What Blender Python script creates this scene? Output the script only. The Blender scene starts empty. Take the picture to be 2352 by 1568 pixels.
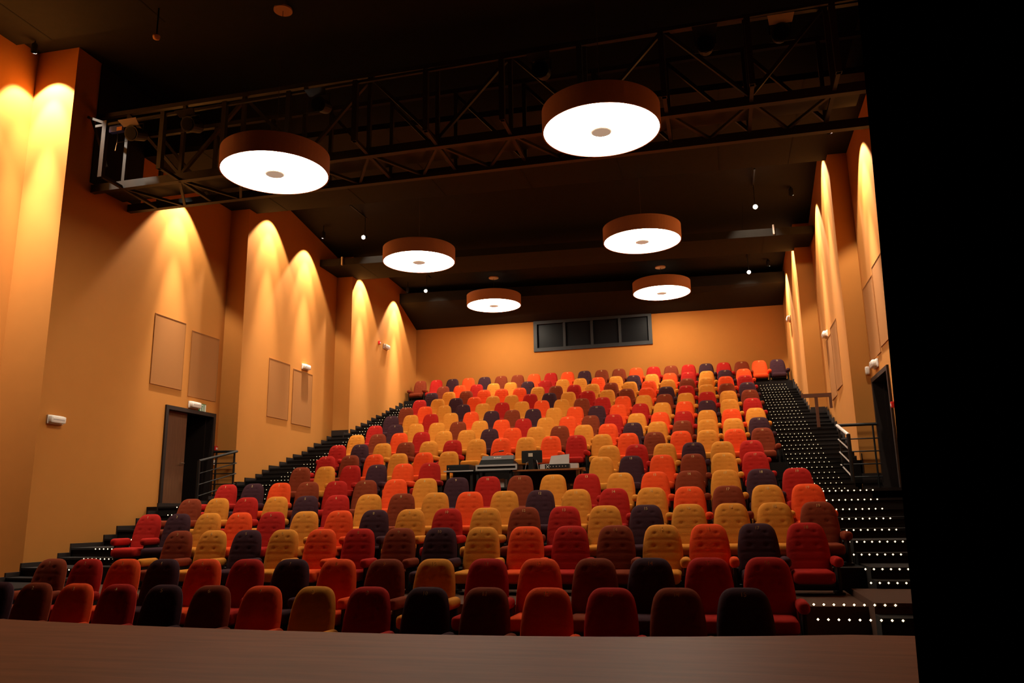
import bpy, math, random
from mathutils import Matrix, Vector

random.seed(4)
# ---------------------------------------------------------------- camera, world, exposure
CZ = 0.86                      # the camera stands 0.86 m above the stage boards (stage = z 0)
scene = bpy.context.scene
C = scene.collection
cam_data = bpy.data.cameras.new('camera')
cam = bpy.data.objects.new('camera', cam_data)
C.objects.link(cam)
cam_data.sensor_fit = 'HORIZONTAL'
cam_data.sensor_width = 36.0
cam_data.lens = 1836.0 / 2352.0 * 36.0
cam_data.clip_start = 0.05
cam_data.clip_end = 200
_r = Vector((0.967270558733169, 0.25323101036855555, -0.016177811834224093))
_u = Vector((0.06904606518696386, -0.20131438644394686, 0.9770901487032273))
_f = Vector((-0.24417269931386798, 0.9462275483193341, 0.2122100839059296))
cam.matrix_world = Matrix(((_r.x, _u.x, -_f.x, 0), (_r.y, _u.y, -_f.y, 0), (_r.z, _u.z, -_f.z, CZ), (0, 0, 0, 1)))
scene.camera = cam

world = bpy.data.worlds.new('world')
scene.world = world
world.use_nodes = True
world.node_tree.nodes['Background'].inputs[0].default_value = (1.0, 0.8, 0.6, 1)
world.node_tree.nodes['Background'].inputs[1].default_value = 0.0

scene.view_settings.view_transform = 'Standard'
scene.view_settings.look = 'None'
scene.view_settings.gamma = 1.0
scene.view_settings.use_curve_mapping = False
scene.view_settings.exposure = 0.0

LAMP_STRENGTH = 26.0           # the six drum lamps
LAMP_COLOUR = (1.0, 0.86, 0.66)
SPOT_COLOUR = (1.0, 0.86, 0.68)
SPOT_WIDE = 600.0              # wall downlights: wide, narrow and core of the beam, watts
SPOT_NARROW = 520.0
SPOT_CORE = 2600.0

# ---------------------------------------------------------------- materials
def mat(name, col, rough=0.7, metal=0.0, spec=0.3, var=0.0, scale=30.0, bump=0.0, sheen=0.0, emit=None, estr=0.0, stretch=None):
    m = bpy.data.materials.new(name)
    m.use_nodes = True
    nt = m.node_tree
    b = nt.nodes['Principled BSDF']
    b.inputs['Base Color'].default_value = (*col, 1)
    b.inputs['Roughness'].default_value = rough
    b.inputs['Metallic'].default_value = metal
    b.inputs['Specular IOR Level'].default_value = spec
    if sheen:
        b.inputs['Sheen Weight'].default_value = sheen
        b.inputs['Sheen Roughness'].default_value = 0.45
        b.inputs['Sheen Tint'].default_value = (min(1, col[0] * 1.6), min(1, col[1] * 1.6), min(1, col[2] * 1.6), 1)
    if var or bump:
        tc = nt.nodes.new('ShaderNodeTexCoord')
        mp = nt.nodes.new('ShaderNodeMapping')
        if stretch:
            mp.inputs['Scale'].default_value = stretch
        nz = nt.nodes.new('ShaderNodeTexNoise')
        nz.inputs['Scale'].default_value = scale
        nz.inputs['Detail'].default_value = 5
        nt.links.new(tc.outputs['Object'], mp.inputs['Vector'])
        nt.links.new(mp.outputs['Vector'], nz.inputs['Vector'])
        if var:
            mr = nt.nodes.new('ShaderNodeMapRange')
            mr.inputs['To Min'].default_value = 1 - var
            mr.inputs['To Max'].default_value = 1 + var
            hs = nt.nodes.new('ShaderNodeHueSaturation')
            hs.inputs['Color'].default_value = (*col, 1)
            nt.links.new(nz.outputs['Fac'], mr.inputs['Value'])
            nt.links.new(mr.outputs['Result'], hs.inputs['Value'])
            nt.links.new(hs.outputs['Color'], b.inputs['Base Color'])
        if bump:
            bp = nt.nodes.new('ShaderNodeBump')
            bp.inputs['Strength'].default_value = bump
            bp.inputs['Distance'].default_value = 0.01
            nt.links.new(nz.outputs['Fac'], bp.inputs['Height'])
            nt.links.new(bp.outputs['Normal'], b.inputs['Normal'])
    if emit:
        b.inputs['Emission Color'].default_value = (*emit, 1)
        b.inputs['Emission Strength'].default_value = estr
    return m

FAB = {
    'P': mat('fabric_purple', (0.050, 0.019, 0.026), 0.9, 0, 0.1, 0.12, 60, 0.15, 0.10),
    'B': mat('fabric_brown', (0.200, 0.034, 0.012), 0.9, 0, 0.1, 0.12, 60, 0.15, 0.10),
    'R': mat('fabric_crimson', (0.400, 0.016, 0.011), 0.9, 0, 0.1, 0.10, 60, 0.15, 0.10),
    'V': mat('fabric_orange', (0.780, 0.075, 0.014), 0.9, 0, 0.1, 0.10, 60, 0.15, 0.10),
    'M': mat('fabric_mustard', (0.640, 0.235, 0.030), 0.9, 0, 0.1, 0.10, 60, 0.15, 0.10),
}
COLOUR_NAME = {'P': 'dark purple', 'B': 'rust brown', 'R': 'crimson red', 'V': 'bright orange', 'M': 'mustard yellow'}
m_paint = mat('wall_paint', (0.52, 0.205, 0.042), 0.85, 0, 0.15, 0.04, 3.0, 0.06)
m_dimpaint = mat('wall_paint_dim', (0.46, 0.175, 0.033), 0.85, 0, 0.15, 0.04, 3.0, 0.06)  # same wall paint, darkened for the dimmer light on the back wall
m_grille = mat('panel_fabric', (0.36, 0.150, 0.046), 0.9, 0, 0.1, 0.05, 90.0, 0.1)
m_carpet = mat('black_carpet', (0.016, 0.013, 0.012), 0.9, 0, 0.15, 0.25, 40.0, 0.2)
m_litcarpet = mat('carpet_lit', (0.095, 0.048, 0.032), 0.95, 0, 0.1, 0.2, 40.0, 0.2)  # paler brown copy of the carpet: lit floor put into the colour
m_skirt = mat('skirting_dark', (0.022, 0.014, 0.012), 0.6, 0, 0.3)
m_ceil = mat('ceiling_black', (0.020, 0.018, 0.016), 0.85, 0, 0.15, 0.15, 6.0)
m_seam = mat('ceiling_seam', (0.006, 0.005, 0.004), 0.9)
m_stage = mat('stage_boards', (0.165, 0.056, 0.032), 0.50, 0, 0.10, 0.45, 4.0, 0.25, stretch=(0.35, 2.6, 1))
m_stagefront = mat('stage_front', (0.012, 0.008, 0.007), 0.8)
m_black = mat('black_metal', (0.012, 0.011, 0.010), 0.45, 0.3, 0.4)
m_steel = mat('bridge_steel', (0.026, 0.020, 0.016), 0.50, 0.0, 0.4, 0.2, 8.0)
m_blackplastic = mat('black_plastic', (0.010, 0.010, 0.010), 0.5, 0, 0.4)
m_curtain = mat('black_velour', (0.004, 0.0035, 0.003), 0.95, 0, 0.05)
m_drum = mat('drum_felt', (0.50, 0.27, 0.21), 0.9, 0, 0.1, 0.1, 40, 0.1)
m_diffuser = mat('lit_diffuser', (0.9, 0.88, 0.84), 0.6, emit=LAMP_COLOUR, estr=LAMP_STRENGTH)
m_cap = mat('lamp_cap', (0.55, 0.46, 0.36), 0.5, emit=(1.0, 0.78, 0.55), estr=0.30)
m_rose = mat('ceiling_plate', (0.62, 0.30, 0.13), 0.7)
m_wire = mat('wire', (0.10, 0.08, 0.06), 0.5, 0.5)
m_white = mat('white_plastic', (0.82, 0.74, 0.66), 0.35, 0, 0.5)
m_lens = mat('clear_cover', (0.88, 0.82, 0.74), 0.15, 0, 0.6)
m_red = mat('red_plastic', (0.55, 0.012, 0.012), 0.4)
m_green = mat('sign_green', (0.010, 0.20, 0.075), 0.5)
m_signwhite = mat('sign_white', (0.80, 0.80, 0.74), 0.5)
m_led = mat('step_led', (1, 0.8, 0.5), 0.5, emit=(1.0, 0.78, 0.44), estr=4.0)
m_led.cycles.emission_sampling = 'NONE'
m_led_small = mat('step_led_small', (1, 0.8, 0.5), 0.5, emit=(1.0, 0.78, 0.44), estr=1.7)
m_led_small.cycles.emission_sampling = 'NONE'
m_bulb = mat('spot_bulb', (1, 0.9, 0.8), 0.5, emit=(1.0, 0.85, 0.62), estr=40.0)
m_door = mat('door_wood', (0.130, 0.052, 0.023), 0.6, 0, 0.15, 0.3, 6.0, stretch=(6, 6, 0.5))
m_frame = mat('door_frame', (0.020, 0.012, 0.010), 0.5)
m_void = mat('dark_void', (0.003, 0.003, 0.003), 0.95, 0, 0.0)
m_railwood = mat('rail_wood', (0.100, 0.036, 0.018), 0.45, 0, 0.4, 0.2, 12)
m_chrome = mat('chrome', (0.55, 0.52, 0.50), 0.25, 1.0)
m_alu = mat('aluminium', (0.66, 0.63, 0.60), 0.40, 0.35)
m_glass = mat('dark_glass', (0.006, 0.006, 0.007), 0.35, 0, 0.15)
m_winframe = mat('window_frame', (0.024, 0.025, 0.026), 0.5, 0.2, 0.4)
m_desk = mat('desk_laminate', (0.330, 0.115, 0.035), 0.45, 0, 0.4, 0.15, 8)
m_grey = mat('grey_plastic', (0.52, 0.47, 0.44), 0.45)
m_console = mat('console_grey', (0.14, 0.135, 0.13), 0.45)
m_blue = mat('blue_tape', (0.03, 0.06, 0.42), 0.5)
m_number = mat('seat_number', (0.78, 0.60, 0.26), 0.7)
m_sticker = mat('sticker', (0.62, 0.55, 0.42), 0.6)
m_orange_led = mat('amber_tag', (0.7, 0.25, 0.04), 0.5)

# ---------------------------------------------------------------- mesh helpers
class MB:
    def __init__(self):
        self.v = []; self.f = []
    def add(self, vs, fs):
        n = len(self.v)
        self.v += [tuple(p) for p in vs]
        self.f += [tuple(i + n for i in f) for f in fs]
        return self
    def box(self, x0, x1, y0, y1, z0, z1):
        if x0 > x1: x0, x1 = x1, x0
        if y0 > y1: y0, y1 = y1, y0
        if z0 > z1: z0, z1 = z1, z0
        vs = [(x0, y0, z0), (x1, y0, z0), (x1, y1, z0), (x0, y1, z0), (x0, y0, z1), (x1, y0, z1), (x1, y1, z1), (x0, y1, z1)]
        return self.hexa(vs)
    def hexa(self, vs):
        return self.add(vs, [(3, 2, 1, 0), (4, 5, 6, 7), (0, 1, 5, 4), (1, 2, 6, 5), (2, 3, 7, 6), (3, 0, 4, 7)])
    def rbox(self, c, h, r, n=4):
        """box with rounded edges: centre, half sizes, edge radius"""
        vs = []; fs = []; key = {}
        def vid(p):
            k = tuple(round(a, 5) for a in p)
            if k not in key:
                key[k] = len(vs)
                q = Vector(p)
                inner = Vector([max(-(h[i] - r), min(h[i] - r, p[i] * h[i])) for i in range(3)])
                s = Vector([p[i] * h[i] for i in range(3)])
                d = s - inner
                d = d.normalized() * r if d.length > 1e-9 else d
                vs.append((c[0] + inner.x + d.x, c[1] + inner.y + d.y, c[2] + inner.z + d.z))
            return key[k]
        def par(i, ax):
            # spread the samples so that the rounded rim gets most of them
            t = i / n * 2 - 1
            return math.copysign(1 - (1 - abs(t)) * 1.0, t) if n <= 2 else math.copysign(abs(t) ** 0.6, t)
        for ax in range(3):
            for sgn in (-1, 1):
                for i in range(n):
                    for j in range(n):
                        q = []
                        for di, dj in ((0, 0), (1, 0), (1, 1), (0, 1)):
                            p = [0, 0, 0]
                            p[ax] = sgn; p[(ax + 1) % 3] = par(i + di, ax); p[(ax + 2) % 3] = par(j + dj, ax)
                            q.append(vid(p))
                        if sgn < 0: q.reverse()
                        fs.append(tuple(q))
        return self.add(vs, fs)
    def bar(self, a, b, w, h=None):
        """rectangular tube from a to b, w wide, h high"""
        h = h or w
        a, b = Vector(a), Vector(b)
        d = (b - a).normalized()
        s = d.cross(Vector((0, 0, 1)))
        if s.length < 1e-4: s = Vector((1, 0, 0))
        s.normalize(); t = s.cross(d).normalized()
        s *= w / 2; t *= h / 2
        return self.hexa([a - s - t, a + s - t, b + s - t, b - s - t, a - s + t, a + s + t, b + s + t, b - s + t])
    def tube(self, pts, r, n=8, cap=True):
        pts = [Vector(p) for p in pts]
        vs = []; fs = []
        for k, p in enumerate(pts):
            d = (pts[min(k + 1, len(pts) - 1)] - pts[max(k - 1, 0)]).normalized()
            s = d.cross(Vector((0, 0, 1)))
            if s.length < 1e-3: s = Vector((1, 0, 0))
            s.normalize(); t = d.cross(s).normalized()
            rr = r[k] if isinstance(r, (list, tuple)) else r
            for i in range(n):
                a = 2 * math.pi * i / n
                vs.append(p + s * math.cos(a) * rr + t * math.sin(a) * rr)
        for k in range(len(pts) - 1):
            for i in range(n):
                j = (i + 1) % n
                fs.append((k * n + i, k * n + j, (k + 1) * n + j, (k + 1) * n + i))
        if cap:
            fs.append(tuple(range(n - 1, -1, -1)))
            fs.append(tuple((len(pts) - 1) * n + i for i in range(n)))
        return self.add(vs, fs)
    def lathe(self, prof, c=(0, 0, 0), n=48, cap=True):
        vs = []; fs = []
        for (r, z) in prof:
            for i in range(n):
                a = 2 * math.pi * i / n
                vs.append((c[0] + r * math.cos(a), c[1] + r * math.sin(a), c[2] + z))
        for k in range(len(prof) - 1):
            for i in range(n):
                j = (i + 1) % n
                fs.append((k * n + i, k * n + j, (k + 1) * n + j, (k + 1) * n + i))
        if cap:
            fs.append(tuple(range(n - 1, -1, -1)))
            fs.append(tuple((len(prof) - 1) * n + i for i in range(n)))
        return self.add(vs, fs)
    def mesh(self, name, m, smooth=False):
        me = bpy.data.meshes.new(name)
        me.from_pydata(self.v, [], self.f)
        me.materials.append(m)
        if smooth:
            for p in me.polygons: p.use_smooth = True
        me.update()
        return me
    def build(self, name, m, parent=None, smooth=False, loc=None):
        return link(name, self.mesh(name, m, smooth), parent, loc)

def link(name, me, parent=None, loc=None):
    o = bpy.data.objects.new(name, me)
    C.objects.link(o)
    if parent is not None: o.parent = parent
    if loc is not None: o.location = loc
    return o
def tag(o, label=None, cat=None, group=None, kind=None):
    if label: o['label'] = label
    if cat: o['category'] = cat
    if group: o['group'] = group
    if kind: o['kind'] = kind
    return o
def thing(name, loc, label, cat, group=None, rotz=0.0, kind=None):
    o = bpy.data.objects.new(name, None)
    o.empty_display_size = 0.2
    C.objects.link(o)
    o.location = loc; o.rotation_euler = (0, 0, rotz)
    return tag(o, label, cat, group, kind)
def struct(name, label=None):
    o = bpy.data.objects.new(name, None)
    C.objects.link(o)
    o['kind'] = 'structure'; o['label'] = label or name.replace('_', ' ')
    return o
def text_mesh(name, body, size, m, extrude=0.001):
    cu = bpy.data.curves.new(name, 'FONT')
    cu.body = body; cu.size = size; cu.align_x = 'CENTER'; cu.align_y = 'CENTER'; cu.extrude = extrude
    cu.resolution_u = 2
    t = bpy.data.objects.new(name, cu)
    C.objects.link(t)
    dg = bpy.context.evaluated_depsgraph_get()
    me = bpy.data.meshes.new_from_object(t.evaluated_get(dg))
    me.materials.clear(); me.materials.append(m)
    bpy.data.objects.remove(t); bpy.data.curves.remove(cu)
    return me

Z = lambda z: z + CZ           # heights below are measured from the camera

# rows counted from the stage: (row, y0, z_top, curvature, [seat numbers], [x], colours)
ROWS = [
    (1, 7.733, -0.677, -0.01175, [0, 1, 2, 3, 4, 5, 6, 7, 8, 9, 10, 11, 12, 13, 14], [-8.41, -7.79, -7.17, -6.56, -5.94, -5.33, -4.71, -4.1, -3.5, -2.89, -2.29, -1.69, -1.09, -0.49, 0.1], [0, 1, 3, 2, 0, 1, 3, 4, 2, 0, 1, 3, 2, 1, 0]),
    (2, 8.827, -0.466, -0.01016, [1, 2, 3, 4, 5, 6, 7, 8, 9, 10, 11, 12, 13, 14, 15, 16], [-8.7, -8.08, -7.46, -6.85, -6.23, -5.62, -5.01, -4.4, -3.8, -3.2, -2.59, -2.0, -1.4, -0.81, -0.22, 0.37], [1, 2, 3, 0, 3, 2, 0, 3, 1, 4, 2, 3, 1, 0, 2, 2]),
    (3, 10.646, -0.149, -0.00870, [3, 4, 5, 6, 7, 8, 9, 10, 11, 12, 13, 14, 15, 16, 17, 18], [-8.06, -7.44, -6.83, -6.21, -5.6, -5.0, -4.39, -3.79, -3.19, -2.59, -1.99, -1.4, -0.81, -0.23, 0.36, 0.94], [1, 4, 0, 4, 3, 2, 1, 0, 4, 3, 2, 1, 4, 3, 0, 2]),
    (4, 11.766, 0.116, -0.00735, [1, 2, 3, 4, 5, 6, 7, 8, 9, 10, 11, 12, 13, 14, 15, 16, 17, 18, 19], [-9.58, -8.96, -8.34, -7.73, -7.11, -6.5, -5.89, -5.28, -4.68, -4.08, -3.47, -2.88, -2.28, -1.69, -1.1, -0.51, 0.07, 0.65, 1.22], [2, 0, 4, 3, 2, 4, 3, 0, 4, 2, 4, 1, 2, 4, 0, 4, 4, 4, 1]),
    (5, 12.911, 0.393, -0.00612, [1, 2, 3, 4, 5, 6, 7, 8, 9, 10, 11, 12, 13, 14, 15, 16, 17, 18, 19], [-9.59, -8.98, -8.36, -7.74, -7.13, -6.52, -5.91, -5.3, -4.69, -4.09, -3.49, -2.89, -2.3, -1.7, -1.11, -0.53, 0.05, 0.63, 1.21], [1, 4, 2, 4, 0, 2, 4, 1, 4, 3, 4, 0, 4, 2, 4, 3, 1, 4, 3]),
    (6, 14.110, 0.694, -0.00502, [1, 2, 3, 4, 5, 6, 7, 8, 9, 10, 11, 12, 13, 14, 15, 16, 17, 18, 19], [-9.62, -9.0, -8.39, -7.77, -7.16, -6.54, -5.93, -5.33, -4.72, -4.12, -3.52, -2.92, -2.32, -1.73, -1.14, -0.56, 0.03, 0.61, 1.18], [2, 0, 3, 1, 2, 1, 3, 4, 0, 2, 1, 4, 2, 4, 3, 1, 4, 0, 2]),
    (7, 16.032, 1.112, -0.00403, [1, 2, 3, 4, 5, 6, 12, 13, 14, 15, 16, 17], [-9.03, -8.42, -7.8, -7.18, -6.57, -5.96, -2.33, -1.74, -1.14, -0.55, 0.03, 0.61], [1, 4, 2, 0, 3, 2, 4, 0, 3, 1, 4, 2]),
    (8, 17.273, 1.435, -0.00317, [1, 2, 3, 4, 5, 6, 12, 13, 14, 15, 16, 17], [-9.05, -8.43, -7.81, -7.2, -6.58, -5.97, -2.34, -1.75, -1.16, -0.57, 0.02, 0.6], [2, 1, 3, 4, 3, 4, 4, 2, 4, 0, 4, 2]),
    (9, 18.421, 1.795, -0.00242, [1, 2, 3, 4, 5, 6, 7, 8, 9, 10, 11, 12, 13, 14, 15, 16, 17, 18], [-9.34, -8.72, -8.11, -7.49, -6.88, -6.27, -5.66, -5.05, -4.44, -3.84, -3.24, -2.64, -2.04, -1.45, -0.86, -0.28, 0.31, 0.89], [2, 0, 4, 1, 4, 2, 4, 3, 4, 3, 2, 4, 3, 1, 3, 4, 3, 1]),
    (10, 19.508, 2.149, -0.00180, [1, 2, 3, 4, 5, 6, 7, 8, 9, 10, 11, 12, 13, 14, 15, 16, 17, 18], [-9.34, -8.72, -8.11, -7.49, -6.88, -6.26, -5.65, -5.05, -4.44, -3.84, -3.24, -2.64, -2.04, -1.45, -0.86, -0.28, 0.31, 0.89], [4, 1, 3, 2, 4, 4, 0, 3, 4, 1, 4, 3, 0, 4, 1, 4, 4, 0]),
    (11, 20.706, 2.517, -0.00129, [1, 2, 3, 4, 5, 6, 7, 8, 9, 10, 11, 12, 13, 14, 15, 16, 17, 18], [-9.35, -8.73, -8.12, -7.5, -6.89, -6.27, -5.66, -5.06, -4.45, -3.85, -3.25, -2.65, -2.05, -1.46, -0.87, -0.29, 0.3, 0.88], [2, 0, 4, 4, 1, 4, 3, 2, 4, 3, 1, 2, 4, 3, 2, 4, 3, 4]),
    (12, 21.890, 2.922, -0.00091, [1, 2, 3, 4, 5, 6, 7, 8, 9, 10, 11, 12, 13, 14, 15, 16, 17, 18], [-9.36, -8.74, -8.12, -7.51, -6.89, -6.28, -5.67, -5.06, -4.46, -3.86, -3.25, -2.66, -2.06, -1.47, -0.88, -0.29, 0.29, 0.87], [0, 4, 2, 4, 3, 0, 1, 0, 4, 3, 0, 3, 2, 4, 3, 0, 4, 2]),
    (13, 23.050, 3.316, -0.00064, [1, 2, 3, 4, 5, 6, 7, 8, 9, 10, 11, 12, 13, 14, 15, 16, 17, 18], [-9.36, -8.74, -8.12, -7.51, -6.89, -6.28, -5.67, -5.06, -4.46, -3.86, -3.25, -2.66, -2.06, -1.47, -0.88, -0.29, 0.29, 0.87], [1, 3, 4, 0, 4, 2, 4, 3, 4, 1, 2, 3, 4, 1, 4, 2, 4, 1]),
    (14, 24.221, 3.706, -0.00050, [1, 2, 3, 4, 5, 6, 7, 8, 9, 10, 11, 12, 13, 14, 15, 16, 17, 18], [-9.37, -8.75, -8.13, -7.52, -6.9, -6.29, -5.68, -5.07, -4.47, -3.86, -3.26, -2.67, -2.07, -1.48, -0.89, -0.3, 0.28, 0.86], [2, 4, 0, 3, 4, 4, 2, 0, 4, 2, 4, 1, 3, 0, 2, 4, 1, 0]),
    (15, 25.355, 4.102, -0.00048, [1, 2, 3, 4, 5, 6, 7, 8, 9, 10, 11, 12, 13, 14, 15, 16, 17, 18], [-9.38, -8.76, -8.15, -7.53, -6.92, -6.3, -5.69, -5.09, -4.48, -3.88, -3.28, -2.68, -2.08, -1.49, -0.9, -0.32, 0.27, 0.85], [0, 4, 1, 3, 3, 3, 4, 1, 2, 4, 1, 4, 3, 4, 1, 4, 3, 2]),
    (16, 26.491, 4.497, -0.00058, [1, 2, 3, 4, 5, 6, 7, 8, 9, 10, 11, 12, 13, 14, 15, 16, 17, 18], [-9.37, -8.75, -8.13, -7.52, -6.9, -6.29, -5.68, -5.07, -4.47, -3.86, -3.26, -2.67, -2.07, -1.48, -0.89, -0.3, 0.28, 0.86], [1, 3, 2, 4, 4, 0, 2, 4, 4, 3, 4, 0, 4, 3, 2, 4, 0, 3]),
    (17, 27.291, 4.887, -0.00079, [1, 2, 3, 4, 5, 6, 7, 8, 9, 10, 11, 12, 13, 14, 15, 16, 17, 18, 19, 20, 21, 22], [-10.54, -9.92, -9.3, -8.69, -8.08, -7.46, -6.85, -6.25, -5.64, -5.04, -4.44, -3.84, -3.24, -2.65, -2.06, -1.47, -0.89, -0.31, 0.26, 0.84, 1.4, 1.97], [1, 2, 0, 3, 0, 1, 1, 3, 2, 3, 0, 1, 1, 3, 2, 1, 2, 0, 2, 1, 3, 0]),
]

# ================================================================ SEATING TABLE
CEN = -3.225
def row_y(y0, c, x):
    return y0 - c * (x - CEN) ** 2
SEAT_H = 0.82
# ================================================================ THE SETTING
# --- stage
def edge_y(x):
    d = x + 2.2
    return 5.93 + (0.020 * min(d * d, 60) if d < 0 else 0.046 * min(d * d, 9))
st = struct('stage', 'brown timber stage floor in the foreground')
def stage_slab(x0, x1, m, name, z0, z1, y0=None, back=0.0):
    b = MB(); n = 30
    xs = [x0 + (x1 - x0) * i / n for i in range(n + 1)]
    vs = []
    for x in xs:
        ya = y0 if y0 is not None else edge_y(x) - back
        vs += [(x, ya, z0), (x, edge_y(x), z0), (x, edge_y(x), z1), (x, ya, z1)]
    fs = []
    for i in range(n):
        a = 4 * i; q = a + 4
        fs += [(a, a + 1, q + 1, q), (a + 1, a + 2, q + 2, q + 1), (a + 2, a + 3, q + 3, q + 2), (a + 3, a, q, q + 3)]
    fs += [(0, 3, 2, 1), (4 * n, 4 * n + 1, 4 * n + 2, 4 * n + 3)]
    return b.add(vs, fs).build(name, m, st)
stage_slab(-13.3, 3.6, m_stage, 'stage_boards', -0.05, 0.0, y0=-4.0)
stage_slab(-13.3, 3.6, m_stagefront, 'stage_front', -0.66, -0.05, back=0.12)

# --- seat rows, used by the platforms too
LIFT = 0.0
# --- aisle steps: (y, z) of each nosing, from the front up; every row is two or three steps
STEPS_R = [(8.522, -1.0), (8.812, -0.894), (10.338, -0.809), (10.638, -0.676), (11.465, -0.549), (11.754, -0.4), (12.603, -0.266), (12.945, -0.113), (13.495, 0.026), (13.827, 0.171), (14.129, 0.322), (15.538, 0.395), (15.86, 0.501), (16.179, 0.608), (16.683, 0.73), (16.977, 0.847), (17.353, 0.967), (17.842, 1.079), (18.148, 1.196), (18.465, 1.323), (18.991, 1.445), (19.348, 1.578), (19.695, 1.689), (20.177, 1.803), (20.503, 1.947), (20.87, 2.085), (21.31, 2.205), (21.657, 2.349), (21.95, 2.478), (22.443, 2.613), (22.81, 2.751), (23.177, 2.885), (23.648, 3.015), (23.963, 3.134), (24.329, 3.262), (24.801, 3.387), (25.116, 3.506), (25.429, 3.635), (25.947, 3.769), (26.257, 3.909), (26.551, 4.056)]
STEPS_L = [(8.522, -0.956), (8.812, -0.861), (10.338, -0.814), (10.638, -0.687), (11.465, -0.572), (11.754, -0.426), (12.603, -0.301), (12.945, -0.148), (13.495, -0.013), (13.827, 0.131), (14.129, 0.283), (15.538, 0.347), (15.86, 0.453), (16.179, 0.559), (16.683, 0.681), (16.977, 0.799), (17.353, 0.92), (17.842, 1.031), (18.148, 1.148), (18.465, 1.276), (18.991, 1.399), (19.348, 1.532), (19.695, 1.645), (20.177, 1.758), (20.503, 1.904), (20.87, 2.043), (21.31, 2.164), (21.657, 2.309), (21.95, 2.44), (22.443, 2.576), (22.81, 2.715), (23.177, 2.85), (23.648, 2.981), (23.963, 3.101), (24.329, 3.23), (24.801, 3.356), (25.116, 3.476), (25.429, 3.607), (25.947, 3.742), (26.257, 3.883), (26.551, 4.032)]
STEP_ROW = [3, 3, 4, 4, 5, 5, 6, 6] + [7 + k // 3 for k in range(33)]        # the row each step leads to
ROW = {r[0]: r for r in ROWS}
XL = {k: min(r[5]) - 0.40 for k, r in ROW.items()}
XR = {k: max(r[5]) + 0.40 for k, r in ROW.items()}
XL[3] = XL[4]; XL[1] = XL[2] = -9.1
XL[17] = -10.93; XR[17] = 2.33
BACK_Y = 27.9

fl = struct('floor', 'dark stepped floor under the seat rows')
def strip(name, yf, yb, x0, x1, z0, z1, m, parent, n=8):
    vs = []; fs = []
    for i in range(n + 1):
        x = x0 + (x1 - x0) * i / n
        vs += [(x, yf(x), z0), (x, yb(x), z0), (x, yb(x), z1), (x, yf(x), z1)]
    for i in range(n):
        a = 4 * i; q = a + 4
        fs += [(a + 1, a, q, q + 1), (a + 2, a + 1, q + 1, q + 2), (a + 3, a + 2, q + 2, q + 3), (a, a + 3, q + 3, q)]
    fs += [(0, 1, 2, 3), (4 * n + 3, 4 * n + 2, 4 * n + 1, 4 * n)]
    return MB().add(vs, fs).build(name, m, parent)
FLOOR = {}
for k in range(1, 18):
    _, y0, zt, c, *_x = ROW[k]
    FLOOR[k] = Z(zt - SEAT_H)
for k in range(1, 18):
    _, y0, zt, c, *_x = ROW[k]
    back = (lambda x, y0=y0, c=c: row_y(y0, c, x) + 0.14) if k < 17 else (lambda x: BACK_Y)
    if k == 1:
        front = lambda x: edge_y(x) - 0.05
    else:
        p = ROW[k - 1]
        front = lambda x, p=p: row_y(p[1], p[3], x) + 0.14
    strip('platform', front, back, XL[k], XR[k], FLOOR[k] - 0.75, FLOOR[k], m_litcarpet if k == 3 else m_carpet, fl)  # third platform takes the lit carpet colour
MB().box(-13.2, XL[1], 5.6, 8.9, FLOOR[1] - 0.3, FLOOR[1] + 0.15).build('front_floor', m_carpet, fl)
MB().box(XR[1], 3.2, 5.6, 8.55, FLOOR[1] - 0.3, FLOOR[1] + 0.02).build('front_floor', m_litcarpet, fl)

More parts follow.
